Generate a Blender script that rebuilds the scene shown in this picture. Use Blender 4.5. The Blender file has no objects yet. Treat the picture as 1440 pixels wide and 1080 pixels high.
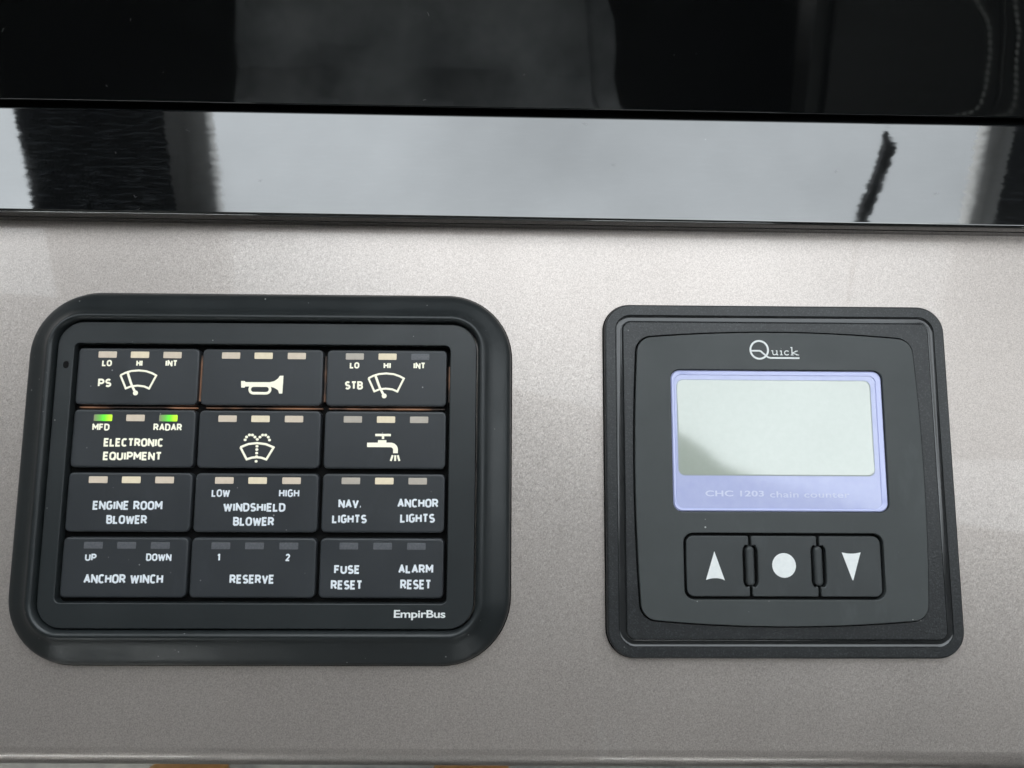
import bpy, bmesh, math, random
from mathutils import Matrix, Vector, noise
random.seed(7)
S = bpy.context.scene
C = S.collection
MM = 0.001
R = math.radians

# ------------------------------------------------------------------ camera
cam_data = bpy.data.cameras.new("camera")
cam_data.sensor_width = 36.0
cam_data.lens = 26.0
cam_data.clip_start = 0.01
cam_data.clip_end = 2000.0
cam = bpy.data.objects.new("camera", cam_data)
C.objects.link(cam)
rows = [[0.9998729, 0.00511336, 0.01510089],
        [-0.0069724, 0.99203807, 0.12574517],
        [-0.01433767, -0.12583448, 0.99194764]]
rot = Matrix(rows).transposed().to_4x4()
cam.matrix_world = Matrix.Translation((-0.00328333, -0.02881610, 0.22715601)) @ rot
cam_data.dof.use_dof = True
cam_data.dof.focus_distance = 0.235
cam_data.dof.aperture_fstop = 22.0
S.camera = cam

# ------------------------------------------------------------------ sky, sun, exposure
SUN_EL, SUN_AZ = R(48), R(195)          # azimuth measured from +Y towards +X
w = bpy.data.worlds.new("World"); S.world = w; w.use_nodes = True
nt = w.node_tree
for n in list(nt.nodes): nt.nodes.remove(n)
sky = nt.nodes.new("ShaderNodeTexSky"); sky.sky_type = 'NISHITA'; sky.sun_disc = False
sky.sun_elevation = SUN_EL; sky.sun_rotation = SUN_AZ
sky.air_density = 1.0; sky.dust_density = 1.5; sky.ozone_density = 1.0
hs = nt.nodes.new("ShaderNodeHueSaturation"); hs.inputs['Saturation'].default_value = 0.20
bg = nt.nodes.new("ShaderNodeBackground"); bg.inputs['Strength'].default_value = 0.15
wo = nt.nodes.new("ShaderNodeOutputWorld")
tcw = nt.nodes.new("ShaderNodeTexCoord"); mpw = nt.nodes.new("ShaderNodeMapping"); mpw.inputs['Scale'].default_value = (1, 1, 1.6)
nw = nt.nodes.new("ShaderNodeTexNoise"); nw.inputs['Scale'].default_value = 2.6; nw.inputs['Detail'].default_value = 6; nw.inputs['Roughness'].default_value = .55
mr = nt.nodes.new("ShaderNodeMapRange"); mr.inputs['From Min'].default_value = .3; mr.inputs['From Max'].default_value = .7
mr.inputs['To Min'].default_value = .82; mr.inputs['To Max'].default_value = 1.22
mulw = nt.nodes.new("ShaderNodeVectorMath"); mulw.operation = 'SCALE'
nt.links.new(tcw.outputs['Generated'], mpw.inputs[0]); nt.links.new(mpw.outputs[0], nw.inputs['Vector']); nt.links.new(nw.outputs['Fac'], mr.inputs['Value'])
nt.links.new(sky.outputs[0], hs.inputs['Color']); nt.links.new(hs.outputs[0], mulw.inputs[0]); nt.links.new(mr.outputs[0], mulw.inputs['Scale']); tint = nt.nodes.new("ShaderNodeVectorMath"); tint.operation = 'MULTIPLY'; tint.inputs[1].default_value = (.968, 1.0, .958)
nt.links.new(mulw.outputs[0], tint.inputs[0]); nt.links.new(tint.outputs[0], bg.inputs[0]); nt.links.new(bg.outputs[0], wo.inputs[0])
sd = bpy.data.lights.new("sun", 'SUN'); sd.energy = 0.5; sd.angle = R(12); sd.color = (1.0, 0.97, 0.93)
sun = bpy.data.objects.new("sun", sd); C.objects.link(sun)
sdir = Vector((math.sin(SUN_AZ)*math.cos(SUN_EL), math.cos(SUN_AZ)*math.cos(SUN_EL), math.sin(SUN_EL)))
sun.rotation_euler = sdir.to_track_quat('Z', 'Y').to_euler()
S.view_settings.view_transform = 'Standard'
S.view_settings.look = 'None'
S.view_settings.gamma = 1.0
EXPOSURE = 3.0
S.view_settings.exposure = EXPOSURE
EM = 2.0**-EXPOSURE                      # lamps are set in units of picture white

# ------------------------------------------------------------------ materials
class Mat:
    def __init__(s, name, color=(.5, .5, .5), rough=.5, metal=0.0, spec=.5, ior=1.5, coat=0.0, coat_rough=.03, emit=None, emit_s=0.0):
        s.m = bpy.data.materials.new(name); s.m.use_nodes = True
        s.nt = s.m.node_tree
        s.b = s.nt.nodes['Principled BSDF']
        b = s.b.inputs
        b['Base Color'].default_value = (*color, 1); b['Roughness'].default_value = rough
        b['Metallic'].default_value = metal; b['Specular IOR Level'].default_value = spec
        b['IOR'].default_value = ior; b['Coat Weight'].default_value = coat; b['Coat Roughness'].default_value = coat_rough
        if emit: b['Emission Color'].default_value = (*emit, 1); b['Emission Strength'].default_value = emit_s*EM
        s.color = color; s.col_socket = None; s.bump_socket = None
        s.tc = s.nt.nodes.new("ShaderNodeTexCoord")
        s.geo = s.nt.nodes.new("ShaderNodeNewGeometry")
    def N(s, t, **kw):
        n = s.nt.nodes.new(t)
        for k, v in kw.items():
            if k.startswith('i_'): n.inputs[k[2:].replace('_', ' ')].default_value = v
            else: setattr(n, k, v)
        return n
    def L(s, a, b): s.nt.links.new(a, b)
    def coords(s, scale=(1, 1, 1), rotz=0):
        mp = s.N("ShaderNodeMapping"); mp.inputs['Scale'].default_value = scale; mp.inputs['Rotation'].default_value = (0, 0, rotz)
        s.L(s.geo.outputs['Position'], mp.inputs[0]); return mp.outputs[0]
    def noise(s, scale, detail=3, rough=.5, stretch=(1, 1, 1), rotz=0):
        n = s.N("ShaderNodeTexNoise"); n.inputs['Scale'].default_value = scale; n.inputs['Detail'].default_value = detail
        n.inputs['Roughness'].default_value = rough; s.L(s.coords(stretch, rotz), n.inputs['Vector']); return n.outputs['Fac']
    def ramp(s, fac, p0, p1, c0=0.0, c1=1.0):
        r = s.N("ShaderNodeMapRange"); r.inputs['From Min'].default_value = p0; r.inputs['From Max'].default_value = p1
        r.inputs['To Min'].default_value = c0; r.inputs['To Max'].default_value = c1; s.L(fac, r.inputs['Value']); return r.outputs[0]
    def mixcol(s, fac, c2):
        m = s.N("ShaderNodeMix", data_type='RGBA')
        if s.col_socket: s.L(s.col_socket, m.inputs[6])
        else: m.inputs[6].default_value = (*s.color, 1)
        m.inputs[7].default_value = (*c2, 1); s.L(fac, m.inputs[0])
        s.col_socket = m.outputs[2]; s.L(s.col_socket, s.b.inputs['Base Color'])
    def bump(s, h, dist, strength=1.0):
        b = s.N("ShaderNodeBump"); b.inputs['Distance'].default_value = dist; b.inputs['Strength'].default_value = strength
        s.L(h, b.inputs['Height'])
        if s.bump_socket: s.L(s.bump_socket, b.inputs['Normal'])
        s.bump_socket = b.outputs[0]; s.L(b.outputs[0], s.b.inputs['Normal'])
    def roughvar(s, fac, lo, hi, p0=.3, p1=.7): s.L(s.ramp(fac, p0, p1, lo, hi), s.b.inputs['Roughness'])
    def dust(s, scale=260, thr=.07, keep=.10, col=(.62, .62, .60), mask=None):
        """tiny pale specks: a few voronoi cells carry a speck near their seed"""
        v = s.N("ShaderNodeTexVoronoi"); v.inputs['Scale'].default_value = scale
        s.L(s.coords(), v.inputs['Vector'])
        sp = s.ramp(v.outputs['Distance'], thr, thr*.45, 0, 1)
        sep = s.N("ShaderNodeSeparateColor"); s.L(v.outputs['Color'], sep.inputs[0])
        k = s.N("ShaderNodeMath", operation='LESS_THAN'); s.L(sep.outputs[0], k.inputs[0]); k.inputs[1].default_value = keep
        m = s.N("ShaderNodeMath", operation='MULTIPLY'); s.L(sp, m.inputs[0]); s.L(k.outputs[0], m.inputs[1])
        f = s.N("ShaderNodeMath", operation='MULTIPLY'); s.L(m.outputs[0], f.inputs[0]); s.L(s.ramp(sep.outputs[1], 0, 1, .25, .9), f.inputs[1])
        s.mixcol(f.outputs[0], col)

def mottled(name, c, c2, scale, **kw):
    m = Mat(name, c, **kw); m.mixcol(m.ramp(m.noise(scale, 5, .6), .35, .7), c2); return m

# warm grey metallic lacquer with flakes under a thin clear coat
M_panel = Mat('metallic_lacquer', (.445, .392, .360), rough=.40, metal=.70, coat=.55, coat_rough=.025)
m = M_panel
v = m.N("ShaderNodeTexVoronoi"); v.inputs['Scale'].default_value = 3700; m.L(m.coords(), v.inputs['Vector'])
sub = m.N("ShaderNodeVectorMath", operation='SUBTRACT'); sub.inputs[1].default_value = (.5, .5, .5); m.L(v.outputs['Color'], sub.inputs[0])
sc = m.N("ShaderNodeVectorMath", operation='SCALE'); sc.inputs['Scale'].default_value = .10; m.L(sub.outputs[0], sc.inputs[0])
v2 = m.N("ShaderNodeTexVoronoi"); v2.inputs['Scale'].default_value = 1900; m.L(m.coords(), v2.inputs['Vector'])
sub2 = m.N("ShaderNodeVectorMath", operation='SUBTRACT'); sub2.inputs[1].default_value = (.5, .5, .5); m.L(v2.outputs['Color'], sub2.inputs[0])
sc2 = m.N("ShaderNodeVectorMath", operation='SCALE'); sc2.inputs['Scale'].default_value = .015; m.L(sub2.outputs[0], sc2.inputs[0])
ad = m.N("ShaderNodeVectorMath", operation='ADD'); m.L(m.geo.outputs['Normal'], ad.inputs[0]); m.L(sc.outputs[0], ad.inputs[1])
ad2 = m.N("ShaderNodeVectorMath", operation='ADD'); m.L(ad.outputs[0], ad2.inputs[0]); m.L(sc2.outputs[0], ad2.inputs[1])
m.roughvar(m.noise(1, 4, .6, stretch=(26, 9, 10), rotz=.8), .37, .43)
nm = m.N("ShaderNodeVectorMath", operation='NORMALIZE'); m.L(ad2.outputs[0], nm.inputs[0]); m.L(nm.outputs[0], m.b.inputs['Normal'])
sep = m.N("ShaderNodeSeparateColor"); m.L(v.outputs['Color'], sep.inputs[0])
m.mixcol(m.ramp(sep.outputs[2], .0, 1, .0, .75), (.655, .59, .55))
m.mixcol(m.ramp(m.noise(14, 3, .5), .45, .75, 0, .12), (.36, .35, .345))
m.dust(190, .05, .06, (.85, .83, .78))
m.dust(60, .02, .30, (.85, .82, .72))
m.dust(230, .05, .05, (.12, .11, .10))
m.mixcol(m.ramp(m.noise(1, 5, .7, stretch=(30, 11, 10), rotz=.75),   .62, .76, 0, .10), (.80, .79, .78))    # dried wipe smears

def black_gloss(name, streak, dist, ior, wav=0):
    m = Mat(name, (.004, .0045, .005), rough=.02, ior=ior)
    m.bump(m.noise(220, 3, .55, stretch=streak), dist)
    m.bump(m.noise(60, 2, .5), dist*1.6)
    m.roughvar(m.noise(30, 4, .6), .015, .05)
    if wav:                                        # wiping smears: slight waviness and a thin pale film in streaks
        vn = m.N("ShaderNodeTexNoise"); vn.inputs['Scale'].default_value = 1; vn.inputs['Detail'].default_value = 4; m.L(m.coords((240, 620, 500)), vn.inputs['Vector'])
        sb = m.N("ShaderNodeVectorMath", operation='SUBTRACT'); sb.inputs[1].default_value = (.5, .5, .5); m.L(vn.outputs['Color'], sb.inputs[0])
        sc_ = m.N("ShaderNodeVectorMath", operation='SCALE'); sc_.inputs['Scale'].default_value = wav; m.L(sb.outputs[0], sc_.inputs[0])
        ad_ = m.N("ShaderNodeVectorMath", operation='ADD'); m.L(m.bump_socket, ad_.inputs[0]); m.L(sc_.outputs[0], ad_.inputs[1])
        nz = m.N("ShaderNodeVectorMath", operation='NORMALIZE'); m.L(ad_.outputs[0], nz.inputs[0]); m.L(nz.outputs[0], m.b.inputs['Normal'])
        m.mixcol(m.ramp(m.noise(1, 4, .6, stretch=(150, 1100, 500), rotz=.03), .50, .72, 0, 1), (.020, .022, .024))
        m.mixcol(m.ramp(m.noise(1, 3, .6, stretch=(900, 260, 500), rotz=.5), .58, .80, 0, .6), (.018, .020, .022))
    return m
M_trim = black_gloss('black_gloss_lacquer', (.16, 1.6, 1), 5e-6, 2.4, .0065)
M_trim.dust(150, .045, .10, (.25, .25, .25)); M_trim.dust(70, .02, .15, (.5, .5, .48))
M_fascia = black_gloss('black_glass', (.6, .6, .6), 1.5e-6, 1.75)
M_fascia.mixcol(M_fascia.ramp(M_fascia.noise(1, 5, .7, stretch=(22, 60, 60), rotz=.2), .52, .8, 0, .8), (.011, .012, .0125))
M_fascia.dust(150, .035, .07, (.22, .22, .22)); M_fascia.dust(60, .018, .12, (.45, .45, .43))

def plastic(name, c, rough, grain, gs, dens=.10, spec=.5):
    m = Mat(name, c, rough=rough, spec=spec)
    m.mixcol(m.ramp(m.noise(45, 5, .65), .4, .75, 0, .5), tuple(x*1.35 for x in c))
    m.bump(m.noise(gs, 2, .6), grain)
    m.roughvar(m.noise(70, 4, .6), rough-.05, rough+.07)
    m.dust(330, .08, dens*1.5, (.40, .40, .38)); m.dust(140, .045, dens*2.2, (.60, .60, .57))
    m.mixcol(m.ramp(m.noise(1, 4, .7, stretch=(90, 35, 50), rotz=.6), .58, .78, 0, .35), tuple(x*1.9 for x in c))
    return m
M_rubber = plastic('frame_rubber', (.016, .019, .020), .34, 22e-6, 2600, .26)
M_bezel = plastic('satin_bezel_plastic', (.022, .0255, .027), .37, 8e-6, 3000, .12)
M_button = plastic('soft_touch_button', (.034, .037, .041), .38, 14e-6, 2200, .10)
M_dark = Mat('recess_black', (.004, .004, .004), rough=.7, spec=.15)
M_cove_ior = 1.7
M_tex = plastic('grained_black_plastic', (.019, .020, .021), .34, 75e-6, 1900, .05)
M_tex.mixcol(M_tex.ramp(M_tex.noise(2100, 2, .6), .52, .68, 0, .7), (.060, .064, .066))
M_cove = plastic('smooth_channel_plastic', (.020, .021, .022), .15, 2e-6, 2500, .03)
M_cove.b.inputs['IOR'].default_value = M_cove_ior
M_face = plastic('matt_faceplate', (.051, .056, .056), .48, 3e-6, 3500, .08)
M_key = plastic('rubber_key', (.044, .048, .049), .46, 4e-6, 3500, .07)
M_white = mottled('white_print', (.90, .91, .89), (.84, .85, .84), 900, rough=.5)
M_cold = Mat('cool_white_print', (.86, .89, .93), rough=.5)
M_warm = Mat('backlit_cream_print', (.82, .81, .70), rough=.5, emit=(1, .93, .62), emit_s=.35)
M_led_on = Mat('indicator_glowing_cream', (.46, .41, .35), rough=.4, emit=(1, .80, .58), emit_s=.28)
M_led_core = Mat('indicator_glowing_yellow', (.50, .45, .35), rough=.4, emit=(1, .85, .58), emit_s=.38)
M_led_mid = Mat('indicator_dim_cream', (.40, .37, .33), rough=.4, emit=(1, .82, .62), emit_s=.12)
M_led_off = mottled('indicator_unlit_smoke', (.095, .10, .11), (.14, .14, .15), 1500, rough=.35)
for mm_ in (M_led_on, M_led_mid, M_led_core):
    mm_.mixcol(mm_.ramp(mm_.noise(700, 3, .6), .35, .7, 0, .5), tuple(x*.8 for x in mm_.color))
# green lit indicator: glow strongest at its right half
M_green = Mat('indicator_lit_green', (.06, .07, .05), rough=.4)
m = M_green
sepg = m.N("ShaderNodeSeparateXYZ"); m.L(m.tc.outputs['Object'], sepg.inputs[0])
cr = m.N("ShaderNodeValToRGB"); e = cr.color_ramp.elements
e[0].position = 0.0; e[0].color = (.16, .15, .10, 1); e[1].position = 1.0; e[1].color = (.50, .92, .01, 1)
x1 = e.new(.36); x1.color = (.10, .42, .04, 1); x2 = e.new(.56); x2.color = (.08, .80, .01, 1); x3 = e.new(.8); x3.color = (.40, .85, .01, 1)
m.L(m.ramp(sepg.outputs[0], -2.8*MM, 2.8*MM), cr.inputs[0]); m.L(cr.outputs[0], m.b.inputs['Emission Color']); m.b.inputs['Emission Strength'].default_value = 1.35*EM
M_leak = Mat('amber_backlight', (.04, .02, .012), rough=.5, emit=(1, .50, .28), emit_s=.1)
n_ = M_leak.ramp(M_leak.noise(70, 3, .6), .45, .70, .0, .34*EM); M_leak.L(n_, M_leak.b.inputs['Emission Strength'])
M_lav = mottled('lavender_screen_mask', (.49, .52, .80), (.54, .57, .83), 300, rough=.25, coat=1.0, coat_rough=.07)
M_lavl = Mat('lavender_clear_edge', (.50, .53, .85), rough=.15, coat=1.0)
M_lcd = Mat('liquid_crystal_window', (.41, .45, .38), rough=.35, coat=1.0, coat_rough=.07)
M_lcd.b.inputs['Coat IOR'].default_value = 2.25; M_lav.b.inputs['Coat IOR'].default_value = 1.5
M_lcd.mixcol(M_lcd.ramp(M_lcd.noise(500, 3, .6), .35, .7, 0, .5), (.45, .49, .42)); M_lcd.dust(300, .03, .05, (.25, .28, .25))
M_print_faint = Mat('pale_print', (.70, .72, .90), rough=.3)
# surroundings
M_liner = mottled('hardtop_liner', (.24, .235, .22), (.28, .275, .26), 8, rough=.8)
M_pillar = mottled('black_pillar_paint', (.012, .012, .013), (.018, .018, .018), 20, rough=.5)
M_ptrim = mottled('grey_pillar_trim', (.42, .42, .42), (.48, .48, .48), 30, rough=.7)
M_wiper = Mat('wiper_rubber', (.01, .01, .01), rough=.6)
M_wall = mottled('added_wall_dark', (.012, .012, .012), (.02, .02, .02), 15, rough=.6)
M_floor = mottled('grey_deck_covering', (.42, .42, .38), (.28, .28, .26), 40, rough=.8)
M_brown = mottled('mottled_brown', (.55, .27, .08), (.38, .18, .05), 30, rough=.5)
M_leather = mottled('black_leather', (.035, .035, .033), (.05, .05, .047), 60, rough=.45)
M_leather.bump(M_leather.noise(400, 3, .6), 2e-4)
M_fabric = mottled('clothing_standin_fabric', (.26, .27, .28), (.62, .63, .64), 6, rough=.9)  # mottle stands in for the soft folds of mirrored clothing
M_thread = Mat('grey_thread', (.9, .9, .86), rough=.8)
M_sea = mottled('sea_water', (.02, .035, .04), (.03, .05, .055), .2, rough=.15)

# ------------------------------------------------------------------ helpers
def link(o, parent=None):
    C.objects.link(o)
    if parent: o.parent = parent
    return o
def obj(name, me, mat, parent=None, loc=(0, 0, 0), rz=0):
    if isinstance(mat, Mat): mat = mat.m
    if mat is not None and not me.materials: me.materials.append(mat)
    o = bpy.data.objects.new(name, me); o.location = loc; o.rotation_euler = (0, 0, rz)
    return link(o, parent)
def tag(o, label=None, cat=None, group=None, kind=None):
    if label: o['label'] = label
    if cat: o['category'] = cat
    if group: o['group'] = group
    if kind: o['kind'] = kind
    return o
def smooth(me, ang=35):
    for p in me.polygons: p.use_smooth = True
    me.set_sharp_from_angle(angle=R(ang))
    for p in me.polygons: p.use_smooth = abs(p.normal.z) < .99995 and abs(p.normal.y) < .99995
def from_bm(bm, name='mesh', ang=35):
    me = bpy.data.meshes.new(name); bmesh.ops.recalc_face_normals(bm, faces=bm.faces); bm.to_mesh(me); bm.free(); smooth(me, ang); return me
def rrect(cx, cy, w, h, r, z=0, seg=8, side=6, bowx=0, bowy=0):
    """rounded rectangle outline (mm), sides subdivided so they can bow outwards"""
    pts = []
    hw, hh = w/2, h/2; r = max(r, .01)
    cs = [(hw-r, hh-r, 0), (-hw+r, hh-r, 90), (-hw+r, -hh+r, 180), (hw-r, -hh+r, 270)]
    for i, (x, y, a) in enumerate(cs):
        for k in range(seg+1):
            t = R(a+90*k/seg); pts.append((x+r*math.cos(t), y+r*math.sin(t)))
        nx, ny, na = cs[(i+1) % 4]
        t = R(a+90); p0 = (x+r*math.cos(t), y+r*math.sin(t)); t = R(na); p1 = (nx+r*math.cos(t), ny+r*math.sin(t))
        for k in range(1, side): f = k/side; pts.append((p0[0]+(p1[0]-p0[0])*f, p0[1]+(p1[1]-p0[1])*f))
    out = []
    for x, y in pts:
        fx = 1+bowx*(1-(y/hh)**2); fy = 1+bowy*(1-(x/hw)**2)
        out.append(((cx+x*fx)*MM, (cy+y*fy)*MM, z*MM))
    return out
def loft(loops, cap0=False, cap1=True, ang=35, name='mesh'):
    bm = bmesh.new(); vs = [[bm.verts.new(p) for p in l] for l in loops]; n = len(loops[0])
    for a, b in zip(vs, vs[1:]):
        for i in range(n): bm.faces.new((a[i], a[(i+1) % n], b[(i+1) % n], b[i]))
    if cap1: bm.faces.new(vs[-1])
    if cap0: bm.faces.new(list(reversed(vs[0])))
    return from_bm(bm, name, ang)
def ring_profile(cx, cy, w, h, r, prof, inner=None, **kw):
    """prof = [(inset, z)] from outer edge; optional inner rectangle (cx,cy,w,h,r) that the inset blends towards"""
    D = prof[-1][0]; L = []
    for d, z in prof:
        if inner:
            f = d/D; q = [a+(b-a)*f for a, b in zip((cx, cy, w, h, r), inner)]
        else: q = [cx, cy, w-2*d, h-2*d, max(r-d, .2)]
        L.append(rrect(*q, z=z, **kw))
    return L
def plate(outlines, z0, z1, bevel=0.0, res=2, name='mesh'):
    """flat plate with holes from 2-D outlines (mm) through a filled curve with a small rounded edge"""
    cu = bpy.data.curves.new('tmp', 'CURVE'); cu.dimensions = '2D'; cu.fill_mode = 'BOTH'
    for pts in outlines:
        sp = cu.splines.new('POLY'); sp.points.add(len(pts)-1); sp.use_cyclic_u = True
        for q, p in zip(sp.points, pts): q.co = (p[0]*MM if abs(p[0]) > .5 or True else p[0], p[1]*MM, 0, 1)
    cu.extrude = max((z1-z0)/2-bevel, 1e-4)*MM; cu.bevel_depth = bevel*MM; cu.bevel_resolution = res; cu.offset = -bevel*MM
    return curve_mesh(cu, name, (z0+z1)/2*MM)
def curve_mesh(cu, name, zoff=0, zscale=1, ang=40):
    t = bpy.data.objects.new('tmp', cu); C.objects.link(t)
    bpy.context.view_layer.update()
    dg = bpy.context.evaluated_depsgraph_get()
    me = bpy.data.meshes.new_from_object(t.evaluated_get(dg)); me.name = name
    bpy.data.objects.remove(t)
    for v in me.vertices: v.co.z = v.co.z*zscale+zoff
    smooth(me, ang); return me
def ol(l): return [(p[0]/MM, p[1]/MM) for p in l]
def strokes(lines, rad, z=0.0, flat=.35, name='lettering'):
    """round-ended strokes (mm polylines, True at the end = closed) laid as low relief print"""
    cu = bpy.data.curves.new('tmp', 'CURVE'); cu.dimensions = '3D'
    segs = []
    for l in lines:                            # a new stroke starts at every sharp corner
        cyc = l[-1] is True; pts = list(l[:-1] if cyc else l)
        if cyc: pts.append(pts[0])
        cur = [pts[0]]; cut = False
        for i in range(1, len(pts)):
            cur.append(pts[i])
            if i < len(pts)-1:
                a, b, c = Vector(pts[i-1]), Vector(pts[i]), Vector(pts[i+1]); u, v = b-a, c-b
                if u.length > 1e-4 and v.length > 1e-4 and abs(u.angle_signed(v)) > R(40):
                    cur[-1] = tuple(b+u.normalized()*rad*.75); segs.append(cur); cur = [tuple(b-v.normalized()*rad*.75)]; cut = True
        segs.append(cur if (cut or not cyc) else l)
    for l in segs:
        cyc = l[-1] is True; pts = l[:-1] if cyc else l
        sp = cu.splines.new('POLY'); sp.points.add(len(pts)-1); sp.use_cyclic_u = cyc
        for q, p in zip(sp.points, pts): q.co = (p[0]*MM, p[1]*MM, 0, 1)
    cu.bevel_depth = rad*MM; cu.bevel_resolution = 2; cu.use_fill_caps = True
    return curve_mesh(cu, name, z*MM, flat, 60)
def arc(cx, cy, rx, ry, a0, a1, n=10): return [(cx+rx*math.cos(R(a0+(a1-a0)*i/n)), cy+ry*math.sin(R(a0+(a1-a0)*i/n))) for i in range(n+1)]
def extrude_x(prof, x0, x1, name='mesh', nx=1, ang=30, flat=4):
    bm = bmesh.new(); loops = []
    for k in range(nx+1):
        x = x0+(x1-x0)*k/nx; loops.append([bm.verts.new((x*MM, y*MM, z*MM)) for y, z in prof])
    n = len(prof)
    for a, b in zip(loops, loops[1:]):
        for i in range(n): bm.faces.new((a[i], a[(i+1) % n], b[(i+1) % n], b[i]))
    bm.faces.new(list(reversed(loops[0]))); bm.faces.new(loops[-1])
    me = from_bm(bm, name, ang)
    for i, p in enumerate(me.polygons):        # long facets stay flat so that mirrored lines run straight
        if i < n*nx and math.dist(prof[i % n], prof[(i+1) % n]) > flat: p.use_smooth = False
    return me
def box_bm(bm, x0, x1, y0, y1, z0, z1):
    g = bmesh.ops.create_cube(bm, size=1)
    for v in g['verts']: v.co = Vector(((x0+x1)/2+v.co.x*(x1-x0), (y0+y1)/2+v.co.y*(y1-y0), (z0+z1)/2+v.co.z*(z1-z0)))
def box(name, mat, dims, bevel=0, parent=None):
    bm = bmesh.new(); box_bm(bm, *dims)
    if bevel: bmesh.ops.bevel(bm, geom=bm.edges[:], offset=bevel, segments=3, affect='EDGES')
    return obj(name, from_bm(bm), mat, parent)

# ------------------------------------------------------------------ narrow stroke alphabet (unit height)
G = {
 'A': (.62, [[(0, 0), (.31, 1), (.62, 0)], [(.11, .33), (.51, .33)]]),
 'B': (.56, [[(0, 0), (0, 1), (.30, 1)]+arc(.30, .76, .22, .24, 90, -90)+[(0, .52)], [(.30, .52)]+arc(.30, .26, .26, .26, 90, -90)+[(0, 0)]]),
 'C': (.54, [arc(.29, .71, .27, .29, 38, 180)+arc(.29, .29, .27, .29, 180, 322)]),
 'D': (.58, [[(0, 0), (0, 1), (.26, 1)]+arc(.26, .68, .32, .32, 90, 0, 6)+arc(.26, .32, .32, .32, 0, -90, 6)+[(0, 0)]]),
 'E': (.48, [[(.48, 1), (0, 1), (0, 0), (.48, 0)], [(0, .52), (.42, .52)]]),
 'F': (.48, [[(.48, 1), (0, 1), (0, 0)], [(0, .50), (.42, .50)]]),
 'G': (.58, [arc(.29, .71, .28, .29, 38, 180)+arc(.29, .29, .28, .29, 180, 345)+[(.57, .48), (.33, .48)]]),
 'H': (.58, [[(0, 0), (0, 1)], [(.58, 0), (.58, 1)], [(0, .52), (.58, .52)]]),
 'I': (.06, [[(.03, 0), (.03, 1)]]),
 'L': (.46, [[(0, 1), (0, 0), (.46, 0)]]),
 'M': (.72, [[(0, 0), (0, 1), (.36, .38), (.72, 1), (.72, 0)]]),
 'N': (.60, [[(0, 0), (0, 1), (.60, 0), (.60, 1)]]),
 'O': (.60, [arc(.30, .70, .30, .30, 0, 180)+arc(.30, .30, .30, .30, 180, 360)+[True]]),
 'P': (.54, [[(0, 0), (0, 1), (.28, 1)]+arc(.28, .72, .26, .28, 90, -90)+[(0, .44)]]),
 'Q': (.60, [arc(.30, .70, .30, .30, 0, 180)+arc(.30, .30, .30, .30, 180, 360)+[True], [(.36, .22), (.60, -.10)]]),
 'R': (.58, [[(0, 0), (0, 1), (.28, 1)]+arc(.28, .73, .26, .27, 90, -90)+[(0, .46)], [(.30, .46), (.58, 0)]]),
 'S': (.54, [arc(.27, .745, .25, .255, 35, 270, 12)+arc(.27, .25, .27, .25, 88, -145, 12)]),
 'T': (.56, [[(0, 1), (.56, 1)], [(.28, 1), (.28, 0)]]),
 'U': (.58, [[(0, 1), (0, .30)]+arc(.29, .30, .29, .30, 180, 360)+[(.58, 1)]]),
 'V': (.60, [[(0, 1), (.30, 0), (.60, 1)]]),
 'W': (.90, [[(0, 1), (.22, 0), (.45, .85), (.68, 0), (.90, 1)]]),
 '.': (.10, [[(0, .07), (.10, .07)]]),
 '1': (.26, [[(0, .82), (.22, 1), (.22, 0)]]),
 '2': (.52, [arc(.26, .72, .26, .28, 165, -20, 10)+[(0, 0), (.54, 0)]]),
 ' ': (.18, []),
}
def word(txt, x0, y0, x1, y1, rad, gap=.30):
    """strokes of a word fitted between its outer ink edges (mm)"""
    x0 += rad; x1 -= rad; y0 += rad*.6; y1 -= rad*.6
    W = sum(G[c][0] for c in txt)+gap*(len(txt)-1); sx = (x1-x0)/W if len(txt) > 1 or txt not in '12' else (y1-y0); h = y1-y0
    out = []; x = 0
    if len(txt) == 1 and txt in '12': x = 0
    for c in txt:
        gw, ls = G[c]
        for l in ls:
            cyc = l[-1] is True; pts = l[:-1] if cyc else l
            q = [(x0+(x+p[0])*sx, y0+p[1]*h) for p in pts]
            if cyc: q.append(True)
            out.append(q)
        x += gw+gap
    return out

# ================================================================== DASHBOARD PANEL
prof = [(62, 0)]+[(-107.3-6.5*math.sin(R(a)), -6.5+6.5*math.cos(R(a))) for a in range(0, 91, 9)]+[(-113.8, -30), (62, -30)]
panel = obj('dashboard_panel', extrude_x(prof, -420, 420, nx=1), M_panel, rz=R(-.3))
tag(panel, 'warm grey metallic lacquered dashboard panel carrying the switch panel and the chain counter', 'dashboard')

# gloss black trim band behind the panel
fil = lambda cx, cz, r, a0, a1, n=6: [(cx+r*math.cos(R(a0+(a1-a0)*i/n)), cz+r*math.sin(R(a0+(a1-a0)*i/n))) for i in range(n+1)]
prof = [(49.9, -4), (49.9, 3.3), (50.4, 3.6), (50.4, 3.9), (49.9, 4.2)]+fil(50.9, 7.0, 1.0, 180, 90)+fil(83.0, 7.0, 1.0, 90, 0)+[(84.0, 2), (84, -4)]
trim = obj('trim_band', extrude_x(prof, -420, 420), M_trim, rz=R(-.35))
tag(trim, 'glossy black lacquered trim band between the grey panel and the black glass, mirroring the sky', 'trim band')
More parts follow.
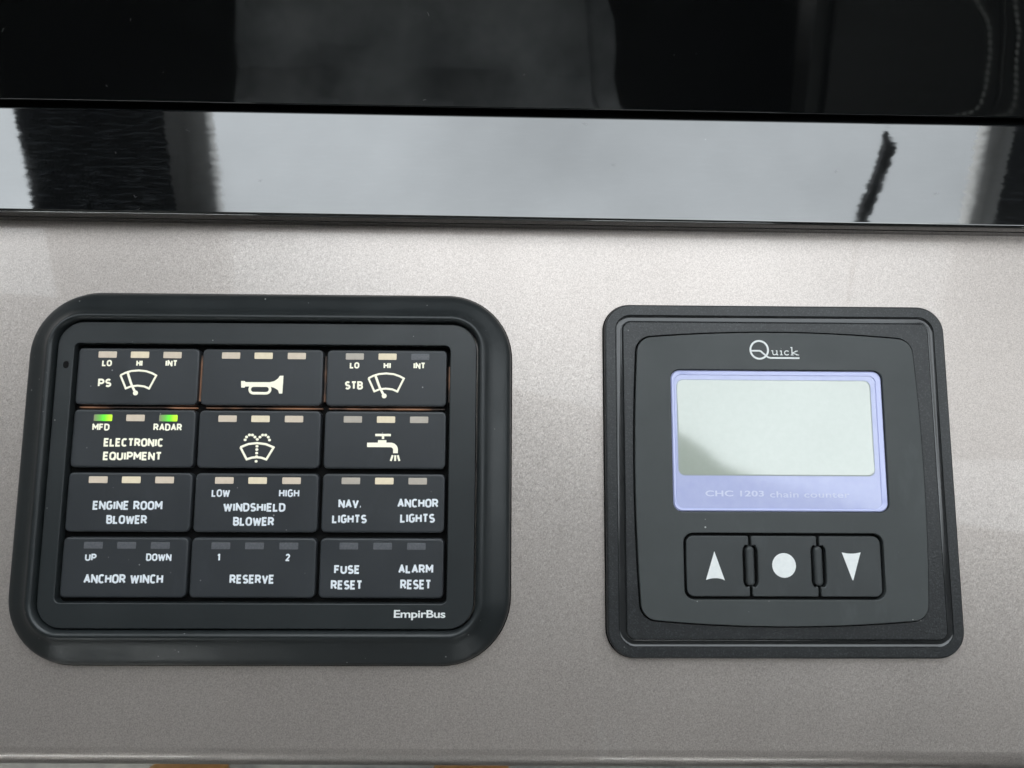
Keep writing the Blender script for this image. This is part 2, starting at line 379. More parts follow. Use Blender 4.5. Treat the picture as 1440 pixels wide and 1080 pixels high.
# black glass fascia rising behind it
T = R(55)
def fz(s, t): return (85.2+s*math.cos(T)-t*math.sin(T)*-1*0+(-math.sin(T))*t*-1*0 + (t*math.sin(T)), 8.2+s*math.sin(T)-t*math.cos(T))
pts = [fz(95, 0), fz(1.2, 0)]+[fz(1.2-1.2*math.sin(R(a)), 1.2-1.2*math.cos(R(a))) for a in (18, 36, 54, 72, 90)]+[fz(0, 8), fz(95, 8)]
fascia = obj('instrument_fascia', extrude_x(pts, -420, 420), M_fascia, rz=R(-.35))
tag(fascia, 'glossy black glass instrument fascia rising behind the trim band, reflecting a stitched seat and a clothing stand-in', 'fascia')
dark_seam = obj('fascia_gasket', extrude_x([(84.0, -4), (84.0, 4.2), (87.5, 4.2), (90, 8), (96, 8), (96, -4)], -420, 420), M_dark, rz=R(-.35))
dark_seam.parent = fascia; dark_seam.rotation_euler = (0, 0, 0)

# ================================================================== SWITCH PANEL
KX, KY = -75.5, -27.24
sw = bpy.data.objects.new('switch_panel', None); sw.location = (KX*MM, KY*MM, 0.00002); link(sw)
sw.empty_display_size = .02
tag(sw, 'black switch panel with twelve labelled push buttons in a thick rounded rubber frame', 'switch panel')
outer = (1.45, -.9, 147.6, 111.0, 20.0); inner = (1.5, -.3, 127.0, 90.8, 8.0)
P = [(0, 0), (.02, .9), (.25, 1.6), (.7, 2.2), (1.5, 2.8), (3, 3.6), (5, 4.6), (6.6, 5.5), (7.6, 6.3), (8.3, 6.9), (8.8, 7.1), (9.3, 7.0), (9.8, 6.5), (10.1, 5.7), (10.2, 4.6), (10.25, 2.5)]
obj('frame', loft(ring_profile(*outer, P, inner=inner, seg=14, side=4), cap1=False, ang=60), M_rubber, sw)
def seam_ring(outer_ol, inner_ol, parent):
    obj('dark_seam', plate([outer_ol, inner_ol], .0, .35, .05), M_dark, parent)  # thin dark ring laid along the contact line with the panel
seam_ring(ol(rrect(1.45, -.9, 148.2, 111.6, 20.3, seg=14, side=4)), ol(rrect(1.45, -.9, 146.4, 109.8, 19.4, seg=14, side=4)), sw)
bz = plate([ol(rrect(1.5, -.3, 126.2, 90.0, 7.6, seg=12)), ol(rrect(0, 0, 113.3, 76.2, 1.6, seg=6))], 2.0, 5.3, .28, 3)
obj('bezel', bz, M_bezel, sw)
obj('back_plate', plate([ol(rrect(0, 0, 118, 81, 2))], .6, 1.2, .05), M_dark, sw)
bez_spot = obj('pinhole_spot', loft([rrect(0, 0, 1.7, 2.2, .85, z=.03), rrect(0, 0, 1.3, 1.8, .65, z=.05)], ang=60), M_dark, sw, loc=(-58.7*MM, 31.5*MM, 5.3*MM))  # raised black spot painted in for the shade inside a small hole

BW, BH = 36.5, 17.3
top = []
for d, z in [(0, 1.3), (0, 3.55), (.06, 3.75), (.18, 3.9), (.38, 3.98), (.7, 4.0)]: top.append(rrect(0, 0, BW-2*d, BH-2*d, max(1.5-d, .6), z=z, seg=6, side=2))
btn_mesh = loft(top, ang=50, name='button')
led_mesh = loft([rrect(0, 0, 5.5, 1.95, .25, z=-.3, side=1, seg=4), rrect(0, 0, 5.5, 1.95, .25, z=.03, side=1, seg=4), rrect(0, 0, 5.3, 1.75, .2, z=.06, side=1, seg=4)], name='indicator')
cols = [-37.8, -.3, 37.35]; rowsy = [28.25, 9.5, -9.3, -28.2]
def kxy(x, y): return x*1.0113-.8, y*1.0113+.02      # survey heights differ: brings text coordinates onto the button faces
LET = {
 (0, 0): [('LO', -47.35, 31.0, -44.5, 32.7), ('HI', -37.2, 31.05, -35.35, 32.75), ('INT', -28.55, 31.1, -25.0, 32.8), ('PS', -48.1, 24.75, -44.2, 27.0)],
 (2, 0): [('LO', 26.6, 30.9, 29.4, 32.6), ('HI', 36.75, 30.9, 38.9, 32.6), ('INT', 45.7, 30.9, 49.3, 32.6), ('STB', 25.3, 24.55, 30.7, 26.8)],
 (0, 1): [('MFD', -48.8, 11.75, -43.8, 13.6), ('RADAR', -30.8, 11.8, -22.4, 13.7), ('ELECTRONIC', -45.1, 7.05, -27.6, 9.3), ('EQUIPMENT', -45.0, 3.05, -27.8, 5.3)],
 (0, 2): [('ENGINE ROOM', -46.9, -11.35, -26.8, -9.0), ('BLOWER', -42.7, -15.4, -30.95, -13.1)],
 (1, 2): [('LOW', -12.6, -7.45, -7.3, -5.45), ('HIGH', 7.1, -7.4, 13.0, -5.35), ('WINDSHIELD', -9.0, -11.65, 9.1, -9.4), ('BLOWER', -5.95, -15.75, 6.0, -13.45)],
 (2, 2): [('NAV.', 24.6, -10.55, 31.4, -8.3), ('LIGHTS', 22.9, -14.95, 33.0, -12.7), ('ANCHOR', 41.9, -10.3, 53.9, -8.0), ('LIGHTS', 42.8, -14.7, 52.95, -12.35)],
 (0, 3): [('UP', -48.0, -26.0, -44.75, -24.15), ('DOWN', -30.45, -25.95, -23.2, -24.05), ('ANCHOR WINCH', -47.9, -32.3, -25.2, -29.95)],
 (1, 3): [('1', -9.95, -25.9, -9.2, -24.0), ('2', 9.8, -25.85, 10.9, -23.95), ('RESERVE', -6.05, -32.25, 6.8, -29.95)],
 (2, 3): [('FUSE', 24.0, -29.45, 31.45, -27.2), ('RESET', 23.2, -33.85, 32.3, -31.5), ('ALARM', 42.65, -29.2, 52.7, -26.95), ('RESET', 43.3, -33.7, 52.25, -31.25)],
}
LEDX = [[(-45.9), (-36.3), (-26.6)], [-9.1, .65, 10.6], [28.0, 37.85, 47.7]]
LEDY = [34.45, 15.45, -2.75, -21.65]
LEDM = {0: [[M_led_on, M_led_core, M_led_on], [M_led_on, M_led_core, M_led_on], [M_led_mid, M_led_core, M_led_off]],
        1: [[M_green, M_led_on, M_green], [M_led_on, M_led_core, M_led_on], [M_led_mid, M_led_core, M_led_mid]],
        2: [[M_led_on, M_led_core, M_led_on], [M_led_on, M_led_core, M_led_on], [M_led_mid, M_led_core, M_led_mid]],
        3: [[M_led_off]*3]*3}
LABELS = {(0, 0): 'button lettered PS with windscreen wiper symbol', (1, 0): 'button with horn symbol', (2, 0): 'button lettered STB with windscreen wiper symbol',
 (0, 1): 'button lettered ELECTRONIC EQUIPMENT with two green lights lit', (1, 1): 'button with windscreen washer symbol', (2, 1): 'button with water tap symbol',
 (0, 2): 'button lettered ENGINE ROOM BLOWER', (1, 2): 'button lettered WINDSHIELD BLOWER', (2, 2): 'button lettered NAV. LIGHTS and ANCHOR LIGHTS',
 (0, 3): 'button lettered ANCHOR WINCH', (1, 3): 'button lettered RESERVE', (2, 3): 'button lettered FUSE RESET and ALARM RESET'}
btn_mesh.materials.append(M_button.m)
led_meshes = {}
def led_of(mat):
    if mat.m.name not in led_meshes:
        me = led_mesh.copy(); me.materials.clear(); me.materials.append(mat.m); led_meshes[mat.m.name] = me
    return led_meshes[mat.m.name]
def wiper(cx, dx=0):
    """windscreen outline with wiper arm, mm relative to the design centre"""
    a = [(-5.3, .05), (-4, .75), (-2.2, 1.35), (0, 1.55), (2.2, 1.35), (4, .75), (5.3, .05), (3.45, -3.9), (1.9, -3.25), (0, -3.05), (-1.9, -3.25), (-3.45, -3.9), True]
    s = [[(x+cx, y+28.15) if not isinstance((x, y), bool) else None for x, y in a[:-1]]+[True]]
    arm = [[(cx-3.2, 28.9), (cx-1.85, 25.4), (cx-.45, 22.9)]]
    return s, arm
def symbol(cr):
    c, r = cr; L = []; parts = []
    if cr == (0, 0) or cr == (2, 0):
        cx = -36.35 if c == 0 else 37.6
        y0 = 0 if c == 0 else -.35
        s, arm = wiper(cx); s = [[(p[0], p[1]+y0) if p is not True else True for p in q] for q in s]; arm = [[(p[0], p[1]+y0) for p in q] for q in arm]
        parts += [(s, .30), (arm, .36), ([(cx-.45, 22.9+y0)], 'knob')]
    if cr == (1, 1):
        cx = 0; b = [(-4.9, 7.0), (-2.6, 7.95), (0, 8.25), (2.6, 7.95), (4.9, 7.0), (2.9, 3.45), (1.4, 3.95), (0, 4.1), (-1.4, 3.95), (-2.9, 3.45), True]
        parts.append(([b], .33))
        d = [(0, 9.35), (0, 7.35), (0, 6.35), (0, 5.3), (0, 4.3), (-.05, 2.9)]
        for s in (-1, 1): d += [(s*.75, 10.05), (s*1.5, 10.65), (s*2.4, 10.65), (s*3.2, 10.05), (s*3.6, 9.2)]
        parts.append((d, 'dots'))
    if cr == (1, 0):
        parts.append(([arc(-1.9, 24.25, 1.15, 1.15, 90, 270, 8)+arc(1.9, 24.25, 1.15, 1.15, 270, 450, 8)+[True]], .40))
    if cr == (2, 1):
        parts += [([[(34.8, 10.85), (39.4, 10.85)]], .36), ([[(37.1, 10.7), (37.1, 9.7)]], .36),
                  ([[(40.1, 4.9), (39.55, 3.2)], [(40.85, 4.9), (40.85, 3.2)], [(41.6, 4.9), (42.1, 3.2)]], .30)]
    return parts
HORN = [(-5.7, 26.75), (-4.6, 26.75), (-4.4, 26.45), (2.9, 26.45), (4.2, 26.8), (5.3, 27.6), (5.75, 28.4), (6.85, 28.45), (6.75, 23.05), (5.8, 23.05), (5.4, 24.1), (4.3, 24.75), (3.1, 25.1), (-4.4, 25.1), (-4.6, 24.75), (-5.6, 24.8)]
TAP = [(32.45, 7.25), (32.45, 8.55), (35.6, 8.6), (35.65, 9.35), (38.1, 9.35), (38.15, 8.6), (39.5, 8.6)]+arc(39.4, 6.5, 2.2, 2.1, 85, 0, 8)+[(41.6, 5.5), (40.2, 5.5), (40.2, 6.3)]+arc(39.4, 6.4, .8, .85, 0, 90, 4)
for r in range(4):
    for c in range(3):
        b = bpy.data.objects.new('button', btn_mesh)
        bx, by = cols[c], rowsy[r]
        b.location = (bx*MM, by*MM, random.uniform(-.10, .05)*MM); b.rotation_euler = (R(random.uniform(-.5, .5)), R(random.uniform(-.35, .35)), 0); link(b, sw)
        b['label'] = LABELS[(c, r)]
        for k in range(3):
            x, y = kxy(LEDX[c][k], LEDY[r])
            o = bpy.data.objects.new('indicator', led_of(LEDM[r][c][k])); o.location = ((x-bx)*MM, (y-by)*MM, 4.0*MM); link(o, b)
            mm_ = LEDM[r][c][k]
            if mm_ is M_green: o['label'] = 'indicator glowing green'
            elif r < 3: o['label'] = 'cream backlit indicator'
            else: o['label'] = 'unlit grey indicator'
        pm = M_warm if r < 2 else M_cold
        sm, bg_ = [], []
        for (t, x0, y0, x1, y1) in LET.get((c, r), []):
            x0, y0 = kxy(x0, y0); x1, y1 = kxy(x1, y1)
            small = (y1-y0) < 2.15
            (sm if small else bg_).extend(word(t, x0-bx, y0-by, x1-bx, y1-by, .20 if small else .25))
        for ls, rad in ((sm, .235), (bg_, .29)):
            if ls: obj('lettering', strokes(ls, rad, 4.0, .22), pm, b)
        parts = symbol((c, r)); syms = []
        for ls, rad in parts:
            if rad == 'knob':
                p = kxy(*ls[0]); syms.append(plate([arc(p[0]-bx, p[1]-by, .74, .74, 0, 345, 23)], 3.9, 4.11, .02, 1, 'symbol')); continue
            if rad == 'dots':
                for p in ls:
                    p = kxy(*p); syms.append(plate([arc(p[0]-bx, p[1]-by, .44, .40, 0, 342, 19)], 3.9, 4.10, .02, 1, 'symbol'))
                continue
            q = []
            for l in ls:
                cyc = l[-1] is True; pp = [kxy(*p) for p in (l[:-1] if cyc else l)]; pp = [(p[0]-bx, p[1]-by) for p in pp]
                q.append(pp+[True] if cyc else pp)
            syms.append(strokes(q, rad, 4.0, .2 if rad < .5 else .12, 'symbol'))
        for poly, key in ((HORN, (1, 0)), (TAP, (2, 1))):
            if key == (c, r):
                syms.append(plate([[(kxy(*p)[0]-bx, kxy(*p)[1]-by) for p in poly]], 3.9, 4.06, .02, 1, 'symbol'))
        if syms:
            bm = bmesh.new()
            for me in syms: bm.from_mesh(me)
            me = bpy.data.meshes.new('symbol'); bm.to_mesh(me); bm.free(); smooth(me, 50)
            me.materials.clear(); me.materials.append(M_warm.m); obj('symbol', me, None, b)

# amber light strips of the backlighting, deep in the gaps between the upper buttons
for (x0, x1, y0, y1) in [(-19.3, -18.8, 21, 35), (18.3, 18.8, 21, 35), (-55, -20, 18.75, 19.1), (-17, 18, 18.75, 19.1), (20, 55, 18.75, 19.1), (56.1, 56.5, 21, 32)]:
    bm = bmesh.new(); box_bm(bm, x0*MM, x1*MM, y0*MM, y1*MM, 1.2*MM, 2.9*MM); obj('backlight_strip', from_bm(bm), M_leak, sw)

def font_mesh(txt, x0, y0, x1, y1, z, bold=0, name='lettering', space=1.0, shear=0):
    """built-in font fitted into its ink box (mm)"""
    cu = bpy.data.curves.new('tmp', 'FONT'); cu.body = txt; cu.size = 1; cu.offset = bold; cu.extrude = .01; cu.space_character = space; cu.shear = shear
    me = curve_mesh(cu, name)
    xs = [v.co.x for v in me.vertices]; ys = [v.co.y for v in me.vertices]; a, b, c2, d = min(xs), max(xs), min(ys), max(ys)
    for v in me.vertices:
        v.co = ((x0+(v.co.x-a)/(b-a)*(x1-x0))*MM, (y0+(v.co.y-c2)/(d-c2)*(y1-y0))*MM, (z+v.co.z*3)*MM)
    return me
obj('lettering', font_mesh('EmpirBus', 41.5, -42.7, 56.4, -39.85, 5.33, .018, space=.95), M_white, sw)

# ================================================================== CHAIN COUNTER
cc = bpy.data.objects.new('chain_counter', None); cc.location = (81.59*MM, -28.18*MM, 0.00002); link(cc); cc.empty_display_size = .02
tag(cc, 'square black chain counter with pale blank display above three arrow and dot keys', 'chain counter')
def bowed(cx, cy, w, h, r, z=0, b=(.0, .0), **kw): return rrect(cx, cy, w, h, r, z=z, bowx=b[0], bowy=b[1], seg=8, side=14)
rim = ring_profile(0, 0, 106.2, 106.2, 8.2, [(0, 0), (0, 1.7), (.1, 2.1), (.35, 2.4), (.7, 2.5), (3.3, 2.5)], seg=12, side=4)
obj('rim', loft(rim, cap1=False, ang=45), M_tex, cc)
seam_ring(ol(rrect(0, 0, 106.9, 106.9, 8.5, seg=12)), ol(rrect(0, 0, 105, 105, 7.6, seg=12)), cc)
cov = ring_profile(0, 0, 106.2, 106.2, 8.2, [(3.3, 2.5), (3.45, 2.15), (3.75, 2.0), (4.15, 1.94), (4.6, 1.94), (5.05, 2.02), (5.4, 2.2), (5.65, 2.55), (5.75, 3.0)], seg=12, side=4)
obj('channel', loft(cov, cap1=False, ang=60), M_cove, cc)
sh = ring_profile(0, 0, 106.2, 106.2, 8.2, [(5.75, 3.0), (5.95, 3.1)], seg=12, side=14)
shelf_in = bowed(-.7, .3, 85.6, 84.6, 4.2, 3.1, (.032, .048))
obj('body', plate([ol(sh[0]), ol(shelf_in)], .8, 3.1, .12, 2), M_tex, cc)
obj('seam', plate([ol(bowed(-.7, .3, 90.5, 90.0, 5.0, 0, (.032, .045)))], .2, 1.6, .05), M_dark, cc)
FB = (.033, .049)
lensr = (-.6, 11.05, 65.2, 43.0, 2.8); keyr = (-.5, -26.3, 59.9, 19.4, 3.0)
fp = plate([ol(bowed(-.7, .3, 84.7, 83.7, 3.9, 0, FB)), ol(rrect(*lensr, seg=8, side=2)), ol(rrect(*keyr, seg=8, side=2))], 1.7, 3.95, .22, 3)
obj('faceplate', fp, M_face, cc)
# display: lavender mask with window opening, sunk in the faceplate
lens = plate([ol(rrect(-.6, 11.05, 65.0, 42.8, 2.7, seg=8, side=2))], 1.8, 3.25, .25, 3)
dsp = obj('display', lens, M_lav, cc)
bevl = loft([rrect(-.6, 11.05, 64.6, 42.4, 2.6, z=3.27, side=2), rrect(-.6, 11.05, 64.2, 42.0, 2.5, z=3.46, side=2), rrect(-1.0, 10.75, 62.3, 40.6, 2.2, z=3.40, side=2), rrect(-1.0, 10.75, 61.8, 40.3, 2.0, z=3.27, side=2)], cap1=False, ang=20)
obj('clear_edge', bevl, M_lavl, dsp)
win = loft([rrect(-1.4, 14.95, 59.5, 28.9, 1.9, z=3.26, side=2), rrect(-1.4, 14.95, 59.1, 28.5, 1.8, z=3.29, side=2)], ang=60)
obj('window', win, M_lcd, dsp)
wt = loft([rrect(-1.4, 14.95, 59.9, 29.3, 2.0, z=3.262, side=2), rrect(-1.4, 14.95, 59.45, 28.85, 1.9, z=3.275, side=2)], cap1=False)
obj('window_border', wt, Mat('window_border_grey', (.40, .44, .52), rough=.3), dsp)
obj('lettering', font_mesh('CHC 1203', -23.3, -5.85, -5.6, -4.1, 3.27, .022, space=1.05), M_print_faint, dsp)
obj('lettering', font_mesh('chain counter', -3.8, -6.1, 20.3, -4.3, 3.27, .010, space=1.05), M_print_faint, dsp)
# keys
obj('key_well', plate([ol(rrect(*keyr[:2], 61.5, 21, 3.5, side=2))], .9, 1.75, .05), M_dark, cc)
def keyshape(kind):
    """outline of a key; the middle ones give way to the ribs"""
    def bite(xc, side, pts_dir): pass
kz = 3.55; x = [-29.6, -10.9, -10.1, 9.5, 10.3, 28.6]; y0, y1 = -35.1, -17.5
def key_outline(xl, xr, left_bite, right_bite, rl, rr):
    p = []
    def corner(cx, cy, r, a0): p.extend(arc(cx, cy, r, r, a0, a0+90, 6))
    corner(xr-rr, y1-rr, rr, 0); corner(xl+rl, y1-rl, rl, 90)
    if left_bite: p.extend([(xl, -20.4)]+[(left_bite+2.25*math.sin(R(a)), -21.9+2.25*math.cos(R(a))) for a in (40, 65, 90)]+[(left_bite+2.25*math.sin(R(a)), -30.7+2.25*math.cos(R(a))) for a in (90, 115, 140)]+[(xl, -32.2)])
    corner(xl+rl, y0+rl, rl, 180); corner(xr-rr, y0+rr, rr, 270)
    if right_bite: p.extend([(xr, -32.2)]+[(right_bite-2.25*math.sin(R(a)), -30.7+2.25*math.cos(R(a))) for a in (140, 115, 90)]+[(right_bite-2.25*math.sin(R(a)), -21.9+2.25*math.cos(R(a))) for a in (90, 65, 40)]+[(xr, -20.4)])
    return p
KEYS = [((x[0], x[1], None, -10.5, 2.2, .5), 'key with upward arrow'), ((x[2], x[3], -10.5, 9.9, .5, .5), 'key with white dot'), ((x[4], x[5], 9.9, None, .5, 2.2), 'key with downward arrow')]
TRI = [(-21.2, -22.0), (-23.9, -30.3)]+[(-23.9+5.6*i/8, -30.3+.5*math.sin(math.pi*i/8)) for i in range(1, 8)]+[(-18.3, -30.45)]
TRD = [(16.95, -22.2)]+[(16.95+5.6*i/8, -22.2-.35*math.sin(math.pi*i/8)) for i in range(1, 8)]+[(22.6, -22.15), (20.0, -30.3), (19.75, -30.3)]
SYM = [TRI, arc(-.5, -26.05, 3.55, 3.6, 0, 348, 28), TRD]
for (a, lab), sy in zip(KEYS, SYM):
    k = obj('key', plate([key_outline(*a)], 1.6, kz, .25, 3), M_key, cc); k['label'] = lab
    obj('symbol', plate([sy], kz-.05, kz+.03, .01, 1), M_white, k)
for xc in (-10.5, 9.9):
    rb = loft([rrect(xc, -26.3, 2.5-2*d, 11.6-2*d, 1.25-d, z=z, side=2, seg=8) for d, z in [(0, 1.7), (0, 3.0), (.12, 3.35), (.35, 3.6), (.7, 3.75)]], ang=60)
    obj('rib', rb, M_key, cc)
# maker's mark: ring, wave and serif letters
def shape(lines, rad): return strokes(lines, rad, 3.96, .2)
Qm = [(arc(-5.65, 38.8, 2.72, 2.78, 0, 354, 30)+[True], .30), ([(-8.2, 38.5), (-5.9, 38.5)]+arc(-5.8, 37.4, 1.2, 1.1, 80, 30, 4)+[(-3.6, 37.0), (-3.0, 36.5), (-2.3, 36.3), (6.7, 36.3)], .27)]
U = [([(-1.95, 38.55), (-1.5, 38.55), (-1.5, 37.7), (-1.3, 37.35), (-.85, 37.3), (-.25, 37.6), (-.2, 38.55), (-.55, 38.55)], .15), ([(-.2, 38.5), (-.2, 37.3), (.15, 37.28)], .16),
     ([(.7, 38.5), (1.15, 38.5), (1.15, 37.3)], .16), ([(.7, 37.28), (1.6, 37.28)], .11), ([(1.1, 39.25), (1.12, 39.25)], .22),
     (arc(2.85, 37.92, .72, .65, 40, 320, 12), .15), ([(4.0, 39.6), (4.45, 39.6), (4.45, 37.3)], .16), ([(4.05, 37.28), (4.9, 37.28)], .11),
     ([(5.9, 38.5), (4.6, 37.9), (6.2, 37.3)], .14), ([(5.5, 38.52), (6.3, 38.52)], .10), ([(5.7, 37.28), (6.6, 37.28)], .10)]
bm = bmesh.new()
for l, rad in Qm+U: bm.from_mesh(shape([l], rad))
me = bpy.data.meshes.new('logo'); bm.to_mesh(me); bm.free(); smooth(me, 50); me.materials.clear(); me.materials.append(M_white.m)
obj('logo', me, None, cc)

# ================================================================== LINT
def lint(count, fn, name, label, rad=.035):
    ls = []
    for _ in range(count):
        x, y, z, ax = fn(); a = random.uniform(0, 6.28); l = random.uniform(.5, 1.9); p = []
        for i in range(6): p.append((x, y, z)); x += l/6*math.cos(a); y += l/6*math.sin(a)*ax[0]; z += l/6*math.sin(a)*ax[1]; a += random.uniform(-.9, .9)
        ls.append(p)
    cu = bpy.data.curves.new('tmp', 'CURVE'); cu.dimensions = '3D'
    for l in ls:
        sp = cu.splines.new('POLY'); sp.points.add(len(l)-1)
        for q, p in zip(sp.points, l): q.co = (p[0]*MM, p[1]*MM, p[2]*MM, 1)
    cu.bevel_depth = rad*MM; cu.bevel_resolution = 0
    o = obj(name, curve_mesh(cu, name), M_lint); tag(o, label, 'lint', kind='stuff')
M_lint = Mat('lint_fibre', (.30, .30, .29), rough=.9)
def on_fascia():
    s = random.uniform(3, 40); y, z = fz(s, 0); return random.uniform(-155, 150), y, z+.03, (math.cos(T), math.sin(T))
def on_band(): return random.uniform(-155, 150), random.uniform(51.5, 84), 8.04, (1, 0)
def on_panel(): return random.uniform(-150, 155), random.choice([random.uniform(-104, -88), random.uniform(-86, 45)]), .03, (1, 0)
lint(16, on_fascia, 'fascia_lint', 'tiny pale lint fibres and dust on the black glass fascia', .03)
lint(10, on_band, 'band_lint', 'tiny pale lint fibres on the glossy black band', .03)

# ================================================================== SURROUNDINGS (for the reflections, for blocking light, and past the panel edge)
edge = [(-1.35, .215), (-.82, .21), (-.584, .197), (-.38, .165), (-.187, .123), (.03, .08), (.19, .038), (.225, .025), (.25, .008), (.272, -.012), (.312, -.027), (.478, -.07), (.70, -.102), (1.0, -.13), (1.35, -.15)]  # front edge shaped so its reflection replaces that of phone and body
bm = bmesh.new(); v0 = [bm.verts.new((x, y, .70)) for x, y in edge+[(1.35, -1.7), (-1.35, -1.7)]]
f = bm.faces.new(v0); g = bmesh.ops.extrude_face_region(bm, geom=[f]); bmesh.ops.translate(bm, verts=[q for q in g['geom'] if isinstance(q, bmesh.types.BMVert)], vec=(0, 0, .06))
tag(obj('ceiling', from_bm(bm), M_liner), kind='structure')
tag(box('added_side_wall', M_wall, (-1.42, -1.36, -1.7, 1.2, -.75, .72)), kind='structure')  # unseen side walls added to keep skylight off the dash
tag(box('added_side_wall', M_wall, (1.36, 1.42, -1.7, 1.2, -.75, .72)), kind='structure')
tag(box('added_rear_wall', M_wall, (-1.36, 1.36, -1.76, -1.71, -.75, .585)), kind='structure')  # unseen rear wall added and sized to keep the glass reflection dark
tag(box('floor', M_floor, (-1.36, 1.36, -1.7, .34, -.80, -.75)), kind='structure')
tag(box('bow_deck', M_ptrim, (-1.36, 1.36, .35, 6, -.8, -.1)), kind='structure')
tag(box('water', M_sea, (-300, 300, -300, 300, -2.3, -2.0)), kind='structure')
def wz(y): return .81-.5*y
def strip(name, mat, x0, x1, ya, yb, th=.03, parent=None):
    bm = bmesh.new()
    vs = [bm.verts.new((x, y, wz(y)+dz)) for dz in (0, th) for x, y in ((x0, ya), (x1, ya), (x1, yb), (x0, yb))]
    for q in ((0, 1, 2, 3), (7, 6, 5, 4), (0, 4, 5, 1), (1, 5, 6, 2), (2, 6, 7, 3), (3, 7, 4, 0)): bm.faces.new([vs[i] for i in q])
    return obj(name, from_bm(bm), mat, parent)
pl = strip('windscreen_pillar', M_pillar, -.575, -.355, .17, 1.3)
tag(pl, 'broad dark windscreen pillar mirrored as the black bar at the left of the trim band', 'pillar')
strip('trim_strip', M_ptrim, -.40, -.352, .17, 1.3, .03, pl).location = (0, 0, -.004)
pr = strip('windscreen_pillar', M_pillar, .585, .90, .0, 1.3)
tag(pr, 'dark windscreen pillar mirrored at the right end of the trim band', 'pillar')
strip('trim_strip', M_ptrim, .577, .605, .0, 1.3, .03, pr).location = (0, 0, -.004)
cu = bpy.data.curves.new('tmp', 'CURVE'); cu.dimensions = '3D'; sp = cu.splines.new('POLY')
wp = [(.456, .19), (.456, .222), (.455, .271), (.450, .299), (.4575, .328), (.464, .352), (.468, .375), (.460, .392)]
sp.points.add(len(wp)-1)
for i, (q, p) in enumerate(zip(sp.points, wp)): q.co = (p[0], p[1], wz(p[1])+.02, 1); q.radius = .55 if i < 3 else (1.5 if i < 7 else .4)
cu.bevel_depth = .006; cu.bevel_resolution = 2
tag(obj('windscreen_wiper', curve_mesh(cu, 'wiper'), M_wiper), 'thin black wiper blade mirrored as a dark streak in the trim band', 'wiper')

def cushion(x0, x1, y0, y1, z0, z1, wr, mat, name, parent):
    bm = bmesh.new(); box_bm(bm, x0, x1, y0, y1, z0, z1)
    bmesh.ops.bevel(bm, geom=bm.edges[:], offset=min(x1-x0, y1-y0)*.2, segments=4, affect='EDGES')
    bmesh.ops.subdivide_edges(bm, edges=[e for e in bm.edges if e.calc_length() > .06], cuts=14, use_grid_fill=True)
    for v in bm.verts:
        n = noise.noise(Vector((v.co.x*7, v.co.y*5, v.co.z*13)))+.5*noise.noise(v.co*19)
        v.co.y += wr*n; v.co.x += wr*.5*n
        if wr > .01: v.co.x = v.co.x*(1-.35*(v.co.z-.95))-.05*(v.co.z-.95)
    return obj(name, from_bm(bm), mat, parent)
seat = bpy.data.objects.new('clothing_standin_seat', None); seat.location = (-.155, -1.1, -.75); link(seat)  # added seat stands in for a person's clothing in the reflection
tag(seat, 'grey fabric seat standing in for clothing faintly mirrored in the middle of the black glass', 'seat')
a = cushion(-.335, .335, -.10, .06, .80, 1.55, .05, M_fabric, 'backrest', seat)
a = cushion(-.33, .33, -.06, .34, .28, .42, .006, M_leather, 'seat_cushion', seat)
bm = bmesh.new(); bmesh.ops.create_cone(bm, cap_ends=True, segments=24, radius1=.09, radius2=.07, depth=.28); bmesh.ops.translate(bm, verts=bm.verts, vec=(0, .1, .14)); obj('pedestal', from_bm(bm), M_dark, seat)
bm = bmesh.new(); box_bm(bm, -.04, .04, -.09, -.03, .3, .85); obj('back_support', from_bm(bm), M_dark, seat)
st = bpy.data.objects.new('stitched_seat', None); st.location = (.8, -1.1, -.75); link(st)
tag(st, 'black leather seat with pale double stitching mirrored at the right of the black glass', 'seat')
cushion(-.27, .30, -.08, .05, .80, 1.5, .002, M_leather, 'backrest', st)
cushion(-.27, .30, -.06, .34, .28, .42, .002, M_leather, 'seat_cushion', st)
bm = bmesh.new(); bmesh.ops.create_cone(bm, cap_ends=True, segments=24, radius1=.09, radius2=.07, depth=.28); bmesh.ops.translate(bm, verts=bm.verts, vec=(0, .1, .14)); obj('pedestal', from_bm(bm), M_dark, st)
bm = bmesh.new(); box_bm(bm, -.04, .04, -.09, -.03, .3, .85); obj('back_support', from_bm(bm), M_dark, st)
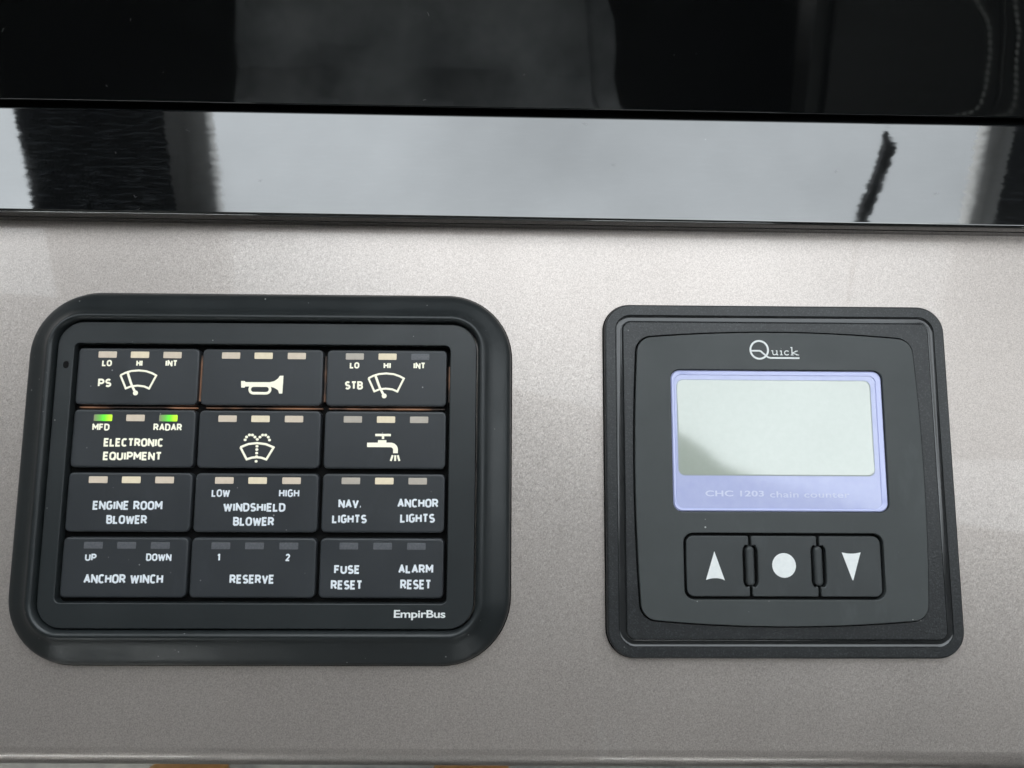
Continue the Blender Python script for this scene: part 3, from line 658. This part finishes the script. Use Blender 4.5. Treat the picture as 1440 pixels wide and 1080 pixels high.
def stitch(path):
    """short thread segments along a path (x, z) on the backrest front"""
    seg = []; pts = []
    for a, b in zip(path, path[1:]):
        n = max(2, int(math.dist(a, b)/.002))
        pts += [(a[0]+(b[0]-a[0])*i/n, a[1]+(b[1]-a[1])*i/n) for i in range(n)]
    i = 0
    while i+5 < len(pts): seg.append((pts[i], pts[i+4])); i += 6
    cu = bpy.data.curves.new('tmp', 'CURVE'); cu.dimensions = '3D'
    for (a, b) in seg:
        sp = cu.splines.new('POLY'); sp.points.add(1)
        sp.points[0].co = (a[0]-.8-.001-OFF, .055, a[1]+.75, 1); sp.points[1].co = (b[0]-.8+.001-OFF, .055, b[1]+.75, 1)
    cu.bevel_depth = .0022; cu.bevel_resolution = 1
    o = obj('stitching', curve_mesh(cu, 'stitching'), M_thread, st); o['kind'] = 'stuff'
OFF = .022
stitch([(.80, .37), (.82, .342), (.838, .32), (.845, .303), (.852, .27), (.853, .21), (.848, .18), (.836, .168), (.80, .160), (.747, .155)])
stitch([(.875, .38), (.883, .343), (.897, .30), (.899, .257), (.908, .20), (.908, .175), (.90, .165), (.86, .158), (.82, .153)])
for x_ in (-.36, -.035):  # plain brown blocks stand in for brown shapes of unknown kind
    bm = bmesh.new(); box_bm(bm, x_-.055, x_+.055, -.45, -.36, -.7, -.72+.06); bmesh.ops.bevel(bm, geom=bm.edges[:], offset=.012, segments=3, affect='EDGES')
    tag(obj('brown_block', from_bm(bm), M_brown), 'brown block standing in for an unidentified brown shape past the panel edge, '+('left one, under the switch panel' if x_ < -.2 else 'right one, below the middle'), 'block', 'brown stand-in blocks below the panel')

cu = bpy.data.curves.new('tmp', 'CURVE'); cu.dimensions = '3D'; sp = cu.splines.new('POLY')
pp = [(.83, .40), (.862, .36), (.873, .31), (.877, .25), (.882, .20), (.876, .17), (.85, .158)]
sp.points.add(len(pp)-1)
for q, p in zip(sp.points, pp): q.co = (p[0]-.8-OFF, .052, p[1]+.75, 1)
cu.bevel_depth = .005; cu.bevel_resolution = 2
obj('piping', curve_mesh(cu, 'piping'), M_leather, st)
